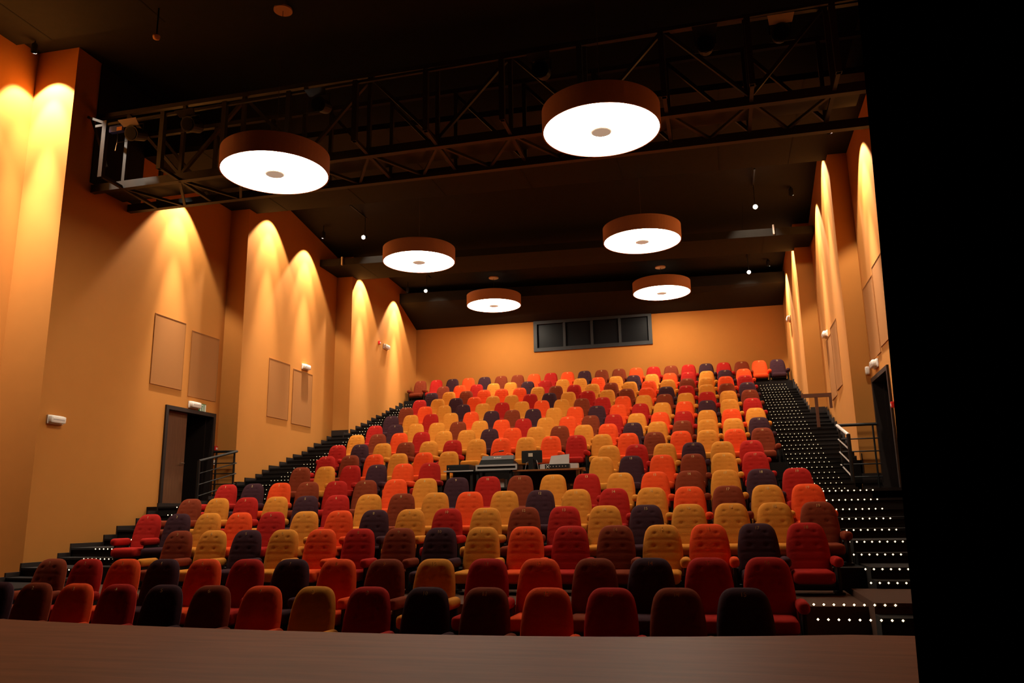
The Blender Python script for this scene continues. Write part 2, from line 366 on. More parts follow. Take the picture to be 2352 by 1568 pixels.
def wall_x(side, y):
    if side < 0:
        return -13.05 if y < 11.93 else -12.05 if y < 17.36 else -11.51 if y < 22.36 else -10.965
    return 3.06 if y < 17.4 else 2.72 if y < 22.4 else 2.355
def bow(y):
    """how strongly the rows (and the left steps) curve at this depth"""
    rs = sorted((r[1], -r[3]) for r in ROWS)
    if y <= rs[0][0]: return rs[0][1]
    for (ya, ca), (yb, cb) in zip(rs[:-1], rs[1:]):
        if y <= yb: return ca + (cb - ca) * (y - ya) / (yb - ya)
    return rs[-1][1]
def left_y(y, x): return y + bow(y) * (x - CEN) ** 2
def left_z(y, z): return z * left_y(y, -10.8) / y
LEFT_EDGE = -11.32
def stairs(side, steps, label):
    root = struct('aisle_stairs', label)
    for i, (y, z) in enumerate(steps):
        k = STEP_ROW[i]
        y1 = steps[i + 1][0] if i + 1 < len(steps) else BACK_Y
        last = i + 1 == len(steps) or STEP_ROW[i + 1] != k
        if k == 17 and last: break
        xi = (XL if side < 0 else XR)[k]
        if not last:
            j = max(1, k - 1)
            xi = min(xi, XL[j]) if side < 0 else max(xi, XR[j])
        b = MB()
        if side < 0:
            zs = Z(left_z(y, z))
            def slab(x0, x1, za, zb, lip=0.0):
                b.hexa([(x0, left_y(y, x0) - lip, za), (x1, left_y(y, x1) - lip, za), (x1, left_y(y1, x1), za), (x0, left_y(y1, x0), za),
                        (x0, left_y(y, x0) - lip, zb), (x1, left_y(y, x1) - lip, zb), (x1, left_y(y1, x1), zb), (x0, left_y(y1, x0), zb)])
            slab(LEFT_EDGE, xi, zs - 0.035, zs, 0.02)
            slab(LEFT_EDGE, xi, zs - 0.60, zs - 0.035)
        else:
            zs = Z(z)
            # split at the wall returns so that the steps stop at the wall
            cuts = [y] + [q for q in (17.4, 22.4) if y < q < y1] + [y1]
            for ya, yb in zip(cuts[:-1], cuts[1:]):
                xo = wall_x(side, (ya + yb) / 2)
                if 14.1 < (ya + yb) / 2 < 17.4 and i > 10: xo = 2.30
                yn = ya - (0.02 if ya == y else 0)
                b.box(xi, xo, yn, yb, zs - 0.035, zs)
                b.box(xi, xo, ya, yb, zs - 0.45, zs - 0.035)
        s = b.build('stair_step', m_litcarpet if side > 0 and i == 1 else m_carpet, root)
        d = MB()
        if side < 0: x0 = -10.64 - 0.02 * i if i < 11 else -10.57 - 0.004 * (i - 11)
        else: x0 = 0.78 if i < 2 else 1.56 if i < 11 else 1.33
        for q in range(9):
            x = x0 + 0.0935 * q
            r = 0.0125 if i < 11 else 0.0090
            yy = (left_y(y, x) if side < 0 else y) - 0.022
            zz = zs - 0.02
            d.add([(x - r, yy, zz), (x, yy, zz - r), (x + r, yy, zz), (x, yy, zz + r), (x, yy - r, zz), (x, yy + 0.007, zz)],
                  [(0, 1, 4), (1, 2, 4), (2, 3, 4), (3, 0, 4), (1, 0, 5), (2, 1, 5), (3, 2, 5), (0, 3, 5)])
        tag(d.build('step_lights', m_led if i < 11 else m_led_small, s), kind='stuff')
    return root
stairs(-1, STEPS_L, 'black carpeted aisle stairs with lit nosings along the left wall')
stairs(1, STEPS_R, 'black carpeted aisle stairs with lit nosings along the right wall')
# door landings beside the stairs
MB().box(-12.05, LEFT_EDGE - 0.04, 15.0, 17.36, Z(-0.3), Z(0.30)).build('door_landing', m_carpet, fl)
MB().box(-13.05, LEFT_EDGE - 0.04, 9.0, 15.0, Z(-1.6), Z(-1.30)).build('front_floor', m_carpet, fl)
MB().box(-11.51, LEFT_EDGE - 0.04, 17.36, 22.3, Z(0.2), Z(0.9)).build('front_floor', m_carpet, fl)
MB().box(2.30, 3.06, 14.129, 17.4, Z(-0.3), Z(0.335)).build('door_landing', m_carpet, fl)

# --- walls: saw-tooth plan, each bay steps in towards the back
ZT = Z(9.7)
def wall_piece(root, x0, y0, x1, y1, z0, z1, side, m, t=0.22):
    s = side * t
    return MB().hexa([(x0, y0, z0), (x1, y1, z0), (x1 + s, y1, z0), (x0 + s, y0, z0), (x0, y0, z1), (x1, y1, z1), (x1 + s, y1, z1), (x0 + s, y0, z1)]).build('wall_panel', m, root)
ZB = Z(-1.8)
wl = struct('wall_left', 'ochre painted saw-tooth side wall on the left')
LW = [(-13.05, 2.0, 11.93), (-12.05, 11.93, 17.36), (-11.51, 17.36, 22.36), (-10.965, 22.36, BACK_Y)]
wall_piece(wl, -13.05, 2.0, -13.05, 11.93, ZB, ZT, -1, m_paint)
wall_piece(wl, -12.05, 12.13, -12.05, 15.35, ZB, ZT, -1, m_paint)
wall_piece(wl, -12.05, 15.35, -12.05, 17.20, Z(2.56), ZT, -1, m_paint)
wall_piece(wl, -12.05, 17.20, -12.05, 17.36, ZB, ZT, -1, m_paint)
wall_piece(wl, -11.51, 17.56, -11.51, 22.36, ZB, ZT, -1, m_paint)
wall_piece(wl, -10.965, 22.56, -10.965, BACK_Y, ZB, ZT, -1, m_paint)
for xo, xi, y in ((-13.27, -12.05, 11.93), (-12.27, -11.51, 17.36), (-11.73, -10.965, 22.36)):
    MB().box(xo, xi, y, y + 0.2, ZB, ZT).build('wall_return', m_paint, wl)
wr = struct('wall_right', 'ochre painted saw-tooth side wall on the right')
wall_piece(wr, 3.06, 5.0, 3.06, 15.66, ZB, ZT, 1, m_paint)
wall_piece(wr, 3.06, 15.66, 3.06, 17.30, Z(2.58), ZT, 1, m_paint)
wall_piece(wr, 3.06, 17.30, 3.06, 17.40, ZB, ZT, 1, m_paint)
wall_piece(wr, 2.674, 17.60, 2.77, 22.40, ZB, ZT, 1, m_paint)
wall_piece(wr, 2.341, 22.60, 2.37, BACK_Y, ZB, ZT, 1, m_paint)
for xo, xi, y in ((3.28, 2.67, 17.40), (2.98, 2.34, 22.40)):
    MB().box(xi, xo, y, y + 0.2, ZB, ZT).build('wall_return', m_paint, wr)
for root, x, s in ((wl, -12.05, 1), (wr, 3.06, -1)):
    # black acoustic lining behind and above the lighting bridge
    MB().box(x, x + s * 0.03, 12.55, 14.0, Z(6.75), Z(9.4)).build('black_lining', m_ceil, root)
    MB().box(x, x + s * 0.03, 14.0, 17.36, Z(8.10), Z(9.4)).build('black_lining', m_ceil, root)
wb = struct('wall_back', 'ochre painted back wall above the last row')
WX0, WX1, WZ0, WZ1 = -6.37, -2.08, Z(5.80), Z(6.95)
MB().box(-11.3, WX0, BACK_Y, BACK_Y + 0.2, ZB, Z(8.2)).build('wall_panel', m_dimpaint, wb)
MB().box(WX1, 2.7, BACK_Y, BACK_Y + 0.2, ZB, Z(8.2)).build('wall_panel', m_dimpaint, wb)
MB().box(WX0, WX1, BACK_Y, BACK_Y + 0.2, ZB, WZ0).build('wall_panel', m_dimpaint, wb)
MB().box(WX0, WX1, BACK_Y, BACK_Y + 0.2, WZ1, Z(8.2)).build('wall_panel', m_dimpaint, wb)
# --- control booth window
w1 = struct('window_1', 'wide dark control booth window with grey frame in the back wall')
F = 0.13
fy0, fy1 = BACK_Y - 0.05, BACK_Y + 0.14
MB().box(WX0, WX1, fy0, fy1, WZ0, WZ0 + F).build('window_frame', m_winframe, w1)
MB().box(WX0, WX1, fy0, fy1, WZ1 - F, WZ1).build('window_frame', m_winframe, w1)
MB().box(WX0, WX0 + F, fy0, fy1, WZ0 + F, WZ1 - F).build('window_frame', m_winframe, w1)
MB().box(WX1 - F, WX1, fy0, fy1, WZ0 + F, WZ1 - F).build('window_frame', m_winframe, w1)
pw = (WX1 - WX0 - 2 * F) / 4
for k in range(4):
    xa = WX0 + F + k * pw
    if k: MB().box(xa - 0.045, xa + 0.045, fy0 + 0.02, fy1, WZ0 + F, WZ1 - F).build('mullion', m_winframe, w1)
    MB().box(xa + 0.045, xa + pw - 0.045, BACK_Y + 0.06, BACK_Y + 0.075, WZ0 + F, WZ1 - F).build('pane', m_glass, w1)
MB().box(WX0 - 0.2, WX1 + 0.2, BACK_Y + 0.21, BACK_Y + 0.3, WZ0 - 0.2, WZ1 + 0.2).build('booth_interior', m_void, w1)

# --- stepped skirting boards on both walls
def skirting(side, steps, name, label):
    root = struct(name, label)
    for i, (y, z) in enumerate(steps):
        y1 = steps[i + 1][0] if i + 1 < len(steps) else BACK_Y
        if STEP_ROW[i] == 17 and i + 1 == len(steps): break
        if side < 0:
            # stepped stringer on the outer edge of the left stairs
            x = LEFT_EDGE; zs = Z(left_z(y, z))
            if y > 22.3 - 0.5: x = -10.965
            ya, yb = left_y(y, x) - 0.02, left_y(y1, x) - 0.02
            xx = x - 0.03 if x == LEFT_EDGE else x + 0.03
            MB().box(xx, x, ya, yb, zs - 0.4, zs + 0.075).build('skirting_board', m_skirt, root)
            continue
        ym = (y + y1) / 2
        if 14.1 < ym < 17.4: continue
        cuts = [y] + [q for q in (17.4, 22.4) if y < q < y1] + [y1]
        for ya, yb in zip(cuts[:-1], cuts[1:]):
            x = wall_x(side, (ya + yb) / 2)
            MB().box(x, x - 0.02, ya - 0.02, yb - 0.02, Z(z) - 0.3, Z(z) + 0.13).build('skirting_board', m_skirt, root)
    return root
skirting(-1, STEPS_L, 'baseboard_left', 'dark stepped skirting along the left stairs')
skirting(1, STEPS_R, 'baseboard_right', 'dark stepped skirting along the right wall')
bl = MB().box(-13.05, -13.03, 5.5, 8.5, ZB, Z(-0.98))
bl.build('skirting_board', m_skirt, bpy.data.objects['baseboard_left'])
MB().box(-12.05, -11.51, 17.30, 17.36, Z(0.30), Z(0.62)).build('skirting_board', m_skirt, bpy.data.objects['baseboard_left'])
MB().box(2.67, 3.06, 17.34, 17.40, Z(0.33), Z(0.70)).build('skirting_board', m_skirt, bpy.data.objects['baseboard_right'])
MB().box(-11.51, -10.965, 22.30, 22.36, Z(2.44), Z(2.62)).build('skirting_board', m_skirt, bpy.data.objects['baseboard_left'])
MB().box(2.355, 2.72, 22.34, 22.40, Z(2.48), Z(2.66)).build('skirting_board', m_skirt, bpy.data.objects['baseboard_right'])

# --- doors
def door(name, side, x, ya, yb, z0, z1, leaf, label):
    d = struct(name, label)
    s = -side                      # into the room
    fw = 0.09
    MB().box(x + s * 0.04, x - s * 0.20, ya, ya + fw, z0, z1).build('door_frame', m_frame, d)
    MB().box(x + s * 0.04, x - s * 0.20, yb - fw, yb, z0, z1).build('door_frame', m_frame, d)
    MB().box(x + s * 0.04, x - s * 0.20, ya + fw, yb - fw, z1 - fw, z1).build('door_frame', m_frame, d)
    # dark lobby behind the opening
    lob = MB()
    lob.box(x - s * 1.6, x - s * 1.7, ya - 0.3, yb + 0.3, z0 - 0.1, z1 + 0.2)
    lob.box(x - s * 0.23, x - s * 1.6, ya - 0.3, ya - 0.2, z0 - 0.1, z1 + 0.2)
    lob.box(x - s * 0.23, x - s * 1.6, yb + 0.2, yb + 0.3, z0 - 0.1, z1 + 0.2)
    lob.box(x - s * 0.23, x - s * 1.6, ya - 0.2, yb + 0.2, z1 + 0.1, z1 + 0.2)
    lob.box(x - s * 0.23, x - s * 1.6, ya - 0.2, yb + 0.2, z0 - 0.1, z0)
    lob.build('lobby', m_void, d)
    ym = (ya + yb) / 2
    if leaf:
        lf = MB().box(x - s * 0.10, x - s * 0.15, ya + fw, ym, z0 + 0.01, z1 - fw).build('door_leaf', m_door, d)
        MB().tube([(x - s * 0.10, ym - 0.06, z0 + 1.0), (x - s * 0.05, ym - 0.06, z0 + 1.0), (x - s * 0.05, ym - 0.20, z0 + 1.0)], 0.012, 6).build('door_handle', m_chrome, lf)
    # the open leaf, swung out into the lobby
    ol = MB().box(x - s * 0.16, x - s * 0.95, yb - fw - 0.05, yb - fw - 0.005, z0 + 0.01, z1 - fw).build('door_leaf', m_frame, d)
    MB().tube([(x - s * 0.85, yb - fw - 0.05, z0 + 1.0), (x - s * 0.85, yb - fw - 0.10, z0 + 1.0), (x - s * 0.72, yb - fw - 0.10, z0 + 1.0)], 0.012, 6).build('door_handle', m_chrome, ol)
    return d
door('door_1', -1, -12.05, 15.35, 17.20, Z(0.30), Z(2.56), True, 'dark framed double doorway with one brown leaf closed in the left wall')
door('door_2', 1, 3.06, 15.66, 17.30, Z(0.335), Z(2.58), False, 'dark open doorway in the right wall')

# --- ceiling: main soffits and lower hanging panels, all black
ce = struct('ceiling', 'black stepped ceiling with hanging panels')
def soffit(name, ya, yb, za, zb, xl, xr, t=0.15, m=m_ceil):
    """za, zb: (left, right) underside heights at the near and far edge"""
    v = [(xl, ya, Z(za[0])), (xr, ya, Z(za[1])), (xr, yb, Z(zb[1])), (xl, yb, Z(zb[0]))]
    return MB().hexa(v + [(x, y, z + t) for x, y, z in v]).build(name, m, ce)
NP = (9.32, 8.70)
soffit('ceiling_panel', 2.0, 11.4, NP, NP, -13.05, 3.06)
soffit('ceiling_panel', 11.4, 17.8, (9.45, 8.95), (9.45, 8.95), -13.05, 3.06)
PA = (7.95, 7.55)
soffit('ceiling_panel', 14.0, 17.7, PA, PA, -12.05, 3.06, 0.12)
soffit('ceiling_panel', 17.7, 22.6, (8.95, 8.45), (8.15, 7.75), -12.0, 3.0)
soffit('ceiling_panel', 21.2, 22.7, (7.53, 7.08), (7.50, 7.10), -11.50, 2.72, 0.21)
soffit('ceiling_panel', 22.6, 27.0, (8.40, 8.00), (8.20, 7.80), -11.5, 2.7)
soffit('ceiling_panel', 26.2, BACK_Y, (7.60, 7.20), (6.97, 6.86), -10.965, 2.37, 0.35)
# joints between the ceiling boards
def lerp(a, b, t): return a + (b - a) * t
for xs, ya, yb, zz, xl, xr in (((-12.2, -9.6, -7.0, -4.4, -1.8, 0.8), 6.0, 11.39, (NP, NP), -13.05, 3.06),
                               ((-10.6, -8.4, -6.2, -4.0, -1.8, 0.4, 1.9), 14.0, 17.69, (PA, PA), -12.05, 3.06),
                               ((-10.4, -7.6, -4.8, -2.0, 1.0), 17.8, 22.5, ((8.94, 8.44), (8.165, 7.765)), -12.0, 3.0),
                               ((-10.2, -7.4, -4.6, -1.8, 1.5), 21.25, 22.68, ((7.53, 7.08), (7.50, 7.10)), -11.5, 2.72)):
    for x in xs:
        t = (x - xl) / (xr - xl)
        z0 = Z(lerp(zz[0][0], zz[0][1], t)); z1 = Z(lerp(zz[1][0], zz[1][1], t))
        MB().bar((x, ya, z0), (x, yb, z1), 0.03, 0.012).build('panel_joint', m_seam, ce)
# metal brackets on the front of the second hanging panel
for x, z in ((-10.75, 7.62), (1.73, 7.27)):
    MB().box(x - 0.02, x + 0.02, 21.14, 21.20, Z(z - 0.13), Z(z + 0.13)).build('panel_bracket', m_alu, ce)
# closing wall of the stage house, behind the camera's edge of view

# ================================================================ SEATS
def backrest_mesh(col):
    NU, NV = 20, 38
    b = MB(); vs = []; fs = []
    def pos(u, v):
        w = 0.257 - 0.045 * v ** 3.6
        z = 0.20 + v * (0.62 - 0.088 * abs(u) ** 4.6)
        x = u * w
        lean = 0.155 * (1 - (z - 0.20) / 0.62)           # the foot of the back stands forward of its top
        return x, -lean, z
    def puff(u, v):
        eu = max(0.0, 1 - abs(u) ** 5) ** 0.5
        ev = max(0.0, 1 - v ** 9) ** 0.5 * min(1, 0.35 + v * 6)
        t = 0.085 * eu * ev
        for v0, d, wd in ((0.70, 0.004, 0.014), (0.45, 0.0055, 0.014), (0.28, 0.003, 0.014)):
            t -= d * math.exp(-((v - v0 - 0.03 * u * u) / wd) ** 2) * eu
        inside = 1 / (1 + math.exp(-(v - 0.40) * 40)) * 1 / (1 + math.exp((v - 0.86) * 40))
        for u0 in (-0.40, 0.40):
            t -= 0.004 * math.exp(-((u - u0) / 0.055) ** 2) * inside
            for v0 in (0.83, 0.58):
                t -= 0.013 * math.exp(-((u - u0) / 0.085) ** 2 - ((v - v0) / 0.026) ** 2)
        return t
    for side in (0, 1):
        for j in range(NV + 1):
            v = j / NV
            v = 1 - (1 - v) ** 1.25
            for i in range(NU + 1):
                u = i / NU * 2 - 1
                u = math.copysign(abs(u) ** 0.8, u)
                x, y, z = pos(u, v)
                if side == 0: y -= puff(u, v)
                else: y += 0.055 * max(0, 1 - abs(u) ** 6) ** 0.5 * max(0, 1 - v ** 8) ** 0.5
                vs.append((x, y, z))
    n1 = (NU + 1) * (NV + 1)
    for j in range(NV):
        for i in range(NU):
            a = j * (NU + 1) + i
            fs.append((a, a + 1, a + NU + 2, a + NU + 1))
            a += n1
            fs.append((a + 1, a, a + NU + 1, a + NU + 2))
    return b.add(vs, fs).mesh('backrest', FAB[col], True)
def cushion_mesh(col):
    return MB().rbox((0, -0.39, 0.205), (0.232, 0.265, 0.075), 0.055, 6).mesh('seat_cushion', FAB[col], True)
def armrest_mesh(col, side):
    return MB().rbox((side * 0.288, -0.345, 0.372), (0.060, 0.205, 0.060), 0.055, 6).mesh('armrest', FAB[col], True)
ME = {c: dict(back=backrest_mesh(c), cush=cushion_mesh(c), armr=armrest_mesh(c, 1), arml=armrest_mesh(c, -1)) for c in FAB}
def support_mesh(side):
    b = MB()
    b.rbox((side * 0.288, -0.32, 0.175), (0.026, 0.165, 0.15), 0.02, 2)
    b.box(side * 0.288 - 0.045, side * 0.288 + 0.045, -0.50, -0.12, 0.0, 0.03)
    return b.mesh('arm_support', m_blackplastic)
ME_SUP = {1: support_mesh(1), -1: support_mesh(-1)}
_p = MB()
_p.box(-0.22, 0.22, -0.56, -0.15, 0.105, 0.135)
_p.box(-0.26, 0.26, -0.34, -0.28, 0.04, 0.105)
ME_PAN = _p.mesh('seat_pan', m_blackplastic)
ME_NUM = {}
def number_mesh(n):
    if n not in ME_NUM:
        ME_NUM[n] = text_mesh('seat_number', str(n), 0.058, m_number, 0.0015)
    return ME_NUM[n]
ORD = ['zeroth', 'first', 'second', 'third', 'fourth', 'fifth', 'sixth', 'seventh', 'eighth', 'ninth', 'tenth', 'eleventh', 'twelfth', 'thirteenth', 'fourteenth', 'fifteenth', 'sixteenth', 'seventeenth', 'eighteenth', 'nineteenth', 'twentieth', 'twenty-first', 'twenty-second']
for k, y0, zt, c, nums, xs, colour_numbers in ROWS:
    cols = ['PBRVM'[q] for q in colour_numbers]
    for i, (n, x, col) in enumerate(zip(nums, xs, cols)):
        y = row_y(y0, c, x)
        where = 'front row' if k == 1 else 'back row' if k == 17 else ORD[k] + ' row from the stage'
        if len(xs) == 12:
            order = ORD[i + 1] + ' from the left' if i < 6 else ORD[i - 5] + ' right of the mixing desk'
        else:
            order = ORD[i + 1] + ' from the left'
        s = thing('theatre_seat', (x, y, FLOOR[k]), '%s plush seat, %s%s%s' % (COLOUR_NAME[col], order, ', ' if 'desk' in order else ' in the ', where), 'seat', 'numbered theatre seats')
        bk = link('backrest', ME[col]['back'], s)
        nm = link('seat_number', number_mesh(n + (1 if k == 1 else 0)), bk, (0, -0.088, 0.765))
        nm.rotation_euler = (math.radians(78), 0, 0)
        link('seat_cushion', ME[col]['cush'], s)
        link('seat_pan', ME_PAN, s)
        link('armrest', ME[col]['armr'], s)
        link('arm_support', ME_SUP[1], s)
        if i == 0:
            lc = 'M' if (k == 3 and i == 0) else col
            link('armrest', ME[lc]['arml'], s)
            link('arm_support', ME_SUP[-1], s)

# ================================================================ DRUM PENDANT LAMPS
LR = 0.943
def ceil_z(x, y):
    def at(za, zb, ya, yb, xl, xr):
        t = (x - xl) / (xr - xl); s = (y - ya) / (yb - ya)
        return lerp(lerp(za[0], za[1], t), lerp(zb[0], zb[1], t), s)
    if y < 11.4: return at(NP, NP, 2, 11.4, -13.05, 3.06)
    if y < 17.8: return at((9.45, 8.95), (9.45, 8.95), 11.4, 17.8, -13.05, 3.06)
    if y < 22.6: return at((8.95, 8.45), (8.15, 7.75), 17.7, 22.6, -12, 3)
    return at((8.40, 8.00), (8.20, 7.80), 22.6, 27.0, -11.5, 2.7)
LAMPS = [(-7.329, 11.76, 5.986, 'left lamp of the pair nearest the stage'), (-1.506, 11.76, 5.958, 'right lamp of the pair nearest the stage'),
         (-7.306, 18.73, 6.494, 'left lamp of the middle pair'), (-1.519, 18.73, 6.451, 'right lamp of the middle pair'),
         (-7.294, 25.84, 7.107, 'left lamp of the pair nearest the back wall'), (-1.547, 25.84, 7.062, 'right lamp of the pair nearest the back wall')]
drum = MB().lathe([(LR, 0.0), (LR, 0.36), (LR - 0.02, 0.375), (0.05, 0.38)], n=72, cap=False)
drum.lathe([(LR - 0.025, 0.0), (LR, 0.0)], n=72, cap=False)
ME_DRUM = drum.mesh('drum_shade', m_drum, False)
ME_DIFF = MB().lathe([(LR - 0.03, 0.020), (LR - 0.022, 0.012)], n=72).mesh('diffuser', m_diffuser)
dd = MB()
n = 72
ring = [((LR - 0.022) * math.cos(2 * math.pi * i / n), (LR - 0.022) * math.sin(2 * math.pi * i / n), 0.010) for i in range(n)]
ME_DIFF = MB().add(ring + [(x, y, 0.03) for x, y, z in ring], [tuple(range(n - 1, -1, -1)), tuple(range(n, 2 * n))] + [(i, (i + 1) % n, n + (i + 1) % n, n + i) for i in range(n)]).mesh('diffuser', m_diffuser)
ME_CAP = MB().lathe([(0.165, 0.009), (0.165, -0.012), (0.15, -0.02)], n=32).mesh('centre_cap', m_cap)
for x, y, z, which in LAMPS:
    cz = ceil_z(x, y)
    t = thing('pendant_lamp', (x, y, Z(z)), 'large lit drum pendant lamp, ' + which, 'lamp', 'drum pendant lamps')
    link('drum_shade', ME_DRUM, t)
    link('diffuser', ME_DIFF, t)
    link('centre_cap', ME_CAP, t)
    h = cz - z
    MB().tube([(0, 0, 0.37), (0, 0, h - 0.03)], 0.006, 6).build('suspension_wire', m_wire, t)
    MB().lathe([(0.17, h - 0.04), (0.17, h - 0.005)], n=32).build('ceiling_plate', m_rose, t)

# ================================================================ WALL DOWNLIGHTS
def spot(parent, loc, target, watts, angle, blend, col=SPOT_COLOUR, size=0.04):
    l = bpy.data.lights.new('beam', 'SPOT')
    l.energy = watts; l.color = col; l.spot_size = math.radians(angle); l.spot_blend = blend; l.shadow_soft_size = size
    o = bpy.data.objects.new('beam', l)
    C.objects.link(o)
    o.parent = parent
    o.location = loc
    d = Vector(target) - Vector(loc)
    o.rotation_euler = d.to_track_quat('-Z', 'Y').to_euler()
    return o
can = MB()
can.lathe([(0.055, 0.0), (0.06, 0.02), (0.06, 0.16), (0.03, 0.20)], n=20, cap=False)
ME_CAN = can.mesh('lamp_can', m_blackplastic)
def downlight(side, y, wall, off, z, label, wide=1.0, narrow=1.0, ty=0.0):
    x = wall - side * off
    z = min(z, ceil_z(x, y) - 0.24)
    t = thing('wall_downlight', (x, y, Z(z)), label, 'downlight', 'downlights grazing the side walls')
    link('lamp_can', ME_CAN, t)
    up = ceil_z(x, y) - z
    if up > 0.22: MB().tube([(0, 0, 0.19), (0, 0, up - 0.005)], 0.012, 8).build('stem', m_black, t)
    spot(t, (0, 0, 0.01), (0 if ty else side * 0.306, ty, -1), SPOT_WIDE * wide, 82, 0.25)
    spot(t, (0, 0, 0.01), (0 if ty else side * 0.306, ty, -1), SPOT_NARROW * narrow, 46, 0.7)
    spot(t, (0, 0, 0.01), (0 if ty else side * 0.10, ty * 0.33, -1), SPOT_CORE * narrow, 26, 1.0)
    return t
for side, wx, nm in ((-1, (-13.05, -12.05, -11.51, -10.965), 'left'), (1, (3.06, 3.06, 2.72, 2.355), 'right')):
    if side < 0:
        downlight(side, 11.36, wx[0], 0.50, 9.05, 'ceiling downlight facing the first %s wall return' % nm, 1.6, 2.2, ty=0.306)
        downlight(side, 9.9, wx[0], 0.55, 9.05, 'ceiling downlight on the first %s wall bay' % nm, 1.5, 1.8)
    downlight(side, 15.3 if side < 0 else 15.8, wx[1], 0.55, 7.72 if side < 0 else 7.32, 'ceiling downlight over the %s doorway' % nm)
    downlight(side, 18.35, wx[2], 0.55, 8.30, 'ceiling downlight on the near end of the middle %s wall bay' % nm)
    downlight(side, 20.35, wx[2], 0.55, 8.10, 'ceiling downlight on the far end of the middle %s wall bay' % nm)
    downlight(side, 22.95, wx[3], 0.50, 7.85, 'ceiling downlight on the near end of the last %s wall bay' % nm)
    downlight(side, 25.75, wx[3], 0.50, 7.85, 'ceiling downlight on the far end of the last %s wall bay' % nm)

# ================================================================ TRACK SPOTLIGHTS
def track_spot(x, y, z, label, watts):
    t = thing('track_spotlight', (x, y, Z(z)), label, 'spotlight', 'bare track spotlights in the ceiling bays')
    b = MB()
    b.tube([(0, 0.14, 0.05), (0, -0.02, 0.0)], [0.055, 0.07], 14)
    b.build('lamp_head', m_blackplastic, t)
    MB().tube([(0, -0.015, 0.001), (0, -0.040, -0.006)], [0.056, 0.048], 14).build('bulb', m_bulb, t)
    up = ceil_z(x, y) - z
    MB().tube([(0, 0.08, 0.06), (0, 0.08, up - 0.02)], 0.010, 6).build('stem', m_black, t)
    MB().box(-0.02, 0.02, -0.9, 0.5, up - 0.035, up - 0.004).build('track', m_black, t)
    spot(t, (0.0, 0.22, 0.0), (0.0, 1.0, -0.45), watts, 75, 0.5, (1.0, 0.82, 0.62))
    return t
track_spot(-9.50, 20.0, 7.84, 'bare glowing track spotlight between the nearer left ceiling panels', 90)
track_spot(1.25, 20.0, 7.51, 'bare glowing track spotlight between the nearer right ceiling panels', 90)
track_spot(-9.49, 25.0, 7.60, 'small glowing track spotlight near the back left corner', 40)
track_spot(1.206, 25.0, 7.27, 'small glowing track spotlight near the back right corner', 40)
# ceiling sensor
t = thing('ceiling_sensor', (-9.42, 11.0, Z(8.62)), 'small pale ceiling sensor above the lighting bridge', 'sensor')
MB().lathe([(0.02, -0.08), (0.055, -0.06), (0.065, -0.02), (0.065, 0.0)], n=20).build('housing', m_rose, t, True)
MB().tube([(0, 0, 0), (0, 0, ceil_z(-9.42, 11.0) - 8.62)], 0.015, 8).build('stem', m_black, t)

# ================================================================ LIGHTING BRIDGE
br = thing('lighting_bridge', (-4.5, 13.1, Z(6.57)), 'dark steel lighting bridge spanning the hall above the seats', 'lighting bridge')
OX, OY, OZ = -4.5, 13.1, 6.57
def bb(name, a, b, w, h=None, m=m_steel):
    A = (a[0] - OX, a[1] - OY, a[2] - OZ); B = (b[0] - OX, b[1] - OY, b[2] - OZ)
    return MB().bar(A, B, w, h).build(name, m, br)
XA, XB = -12.0, 3.0
YF, YB_, YP = 12.6, 13.65, 12.0
zb = lambda x: 6.58 - 0.010 * (x + 4.5)
bb('chord', (XA, YF, 6.60), (XB, YF, 6.54), 0.12, 0.16)
bb('chord', (XA, YB_, 6.58), (XB, YB_, 6.42), 0.12, 0.16)
bb('chord', (XA, YF, 8.20), (XB, YF, 8.06), 0.09)
bb('chord', (XA, YB_, 8.25), (XB, YB_, 8.10), 0.09)
bb('chord', (XA + 0.5, YP, 7.62), (XB - 0.3, YP, 7.74), 0.05)
posts = [-11.27, -9.95, -8.6, -7.26, -5.925, -4.578, -3.2, -1.85, -0.5, 0.862, 2.133]
for i, x in enumerate(posts):
    # front hanger: hollow square tube with an open lower end
    b = MB()
    t_, w_ = 0.010, 0.045
    for sx, sy in ((1, 0), (-1, 0), (0, 1), (0, -1)):
        cx, cy = x - OX + sx * (w_ - t_ / 2), YP - OY + sy * (w_ - t_ / 2)
        hx, hy = (t_ / 2, w_) if sx else (w_ - t_, t_ / 2)
        b.box(cx - hx, cx + hx, cy - hy, cy + hy, 6.52 - OZ, 7.70 - OZ)
    b.build('post', m_steel, br)
    bb('cross_tube', (x, YP + 0.05, 6.56), (x, YB_, 6.52), 0.06)
    bb('post', (x, YF, 6.6), (x, YF, 8.15), 0.07)
    bb('post', (x, YB_, 6.5), (x, YB_, 8.18), 0.07)
    if i + 1 < len(posts):
        x2 = posts[i + 1]
        if i % 2: bb('brace', (x, YF, 6.65), (x2, YF, 8.08), 0.06)
        else: bb('brace', (x, YF, 8.12), (x2, YF, 6.65), 0.06)
        bb('brace', (x, YB_, 8.1), (x2, YB_, 6.55), 0.06)
        xm = (x + x2) / 2
        bb('lacing', (x, YF, 6.55), (xm, YB_, 6.50), 0.05)
        bb('lacing', (xm, YB_, 6.50), (x2, YF, 6.53), 0.05)
bb('end_bracket', (-12.0, 12.3, 8.05), (-11.25, 12.05, 7.66), 0.05)
bb('end_bracket', (-11.95, 12.35, 8.02), (-11.62, 12.5, 7.0), 0.05)
MB().box(-12.0 - OX, 2.6 - OX, YF + 0.2 - OY, YB_ - 0.2 - OY, 6.66 - OZ, 6.70 - OZ).build('walkway', m_black, br)
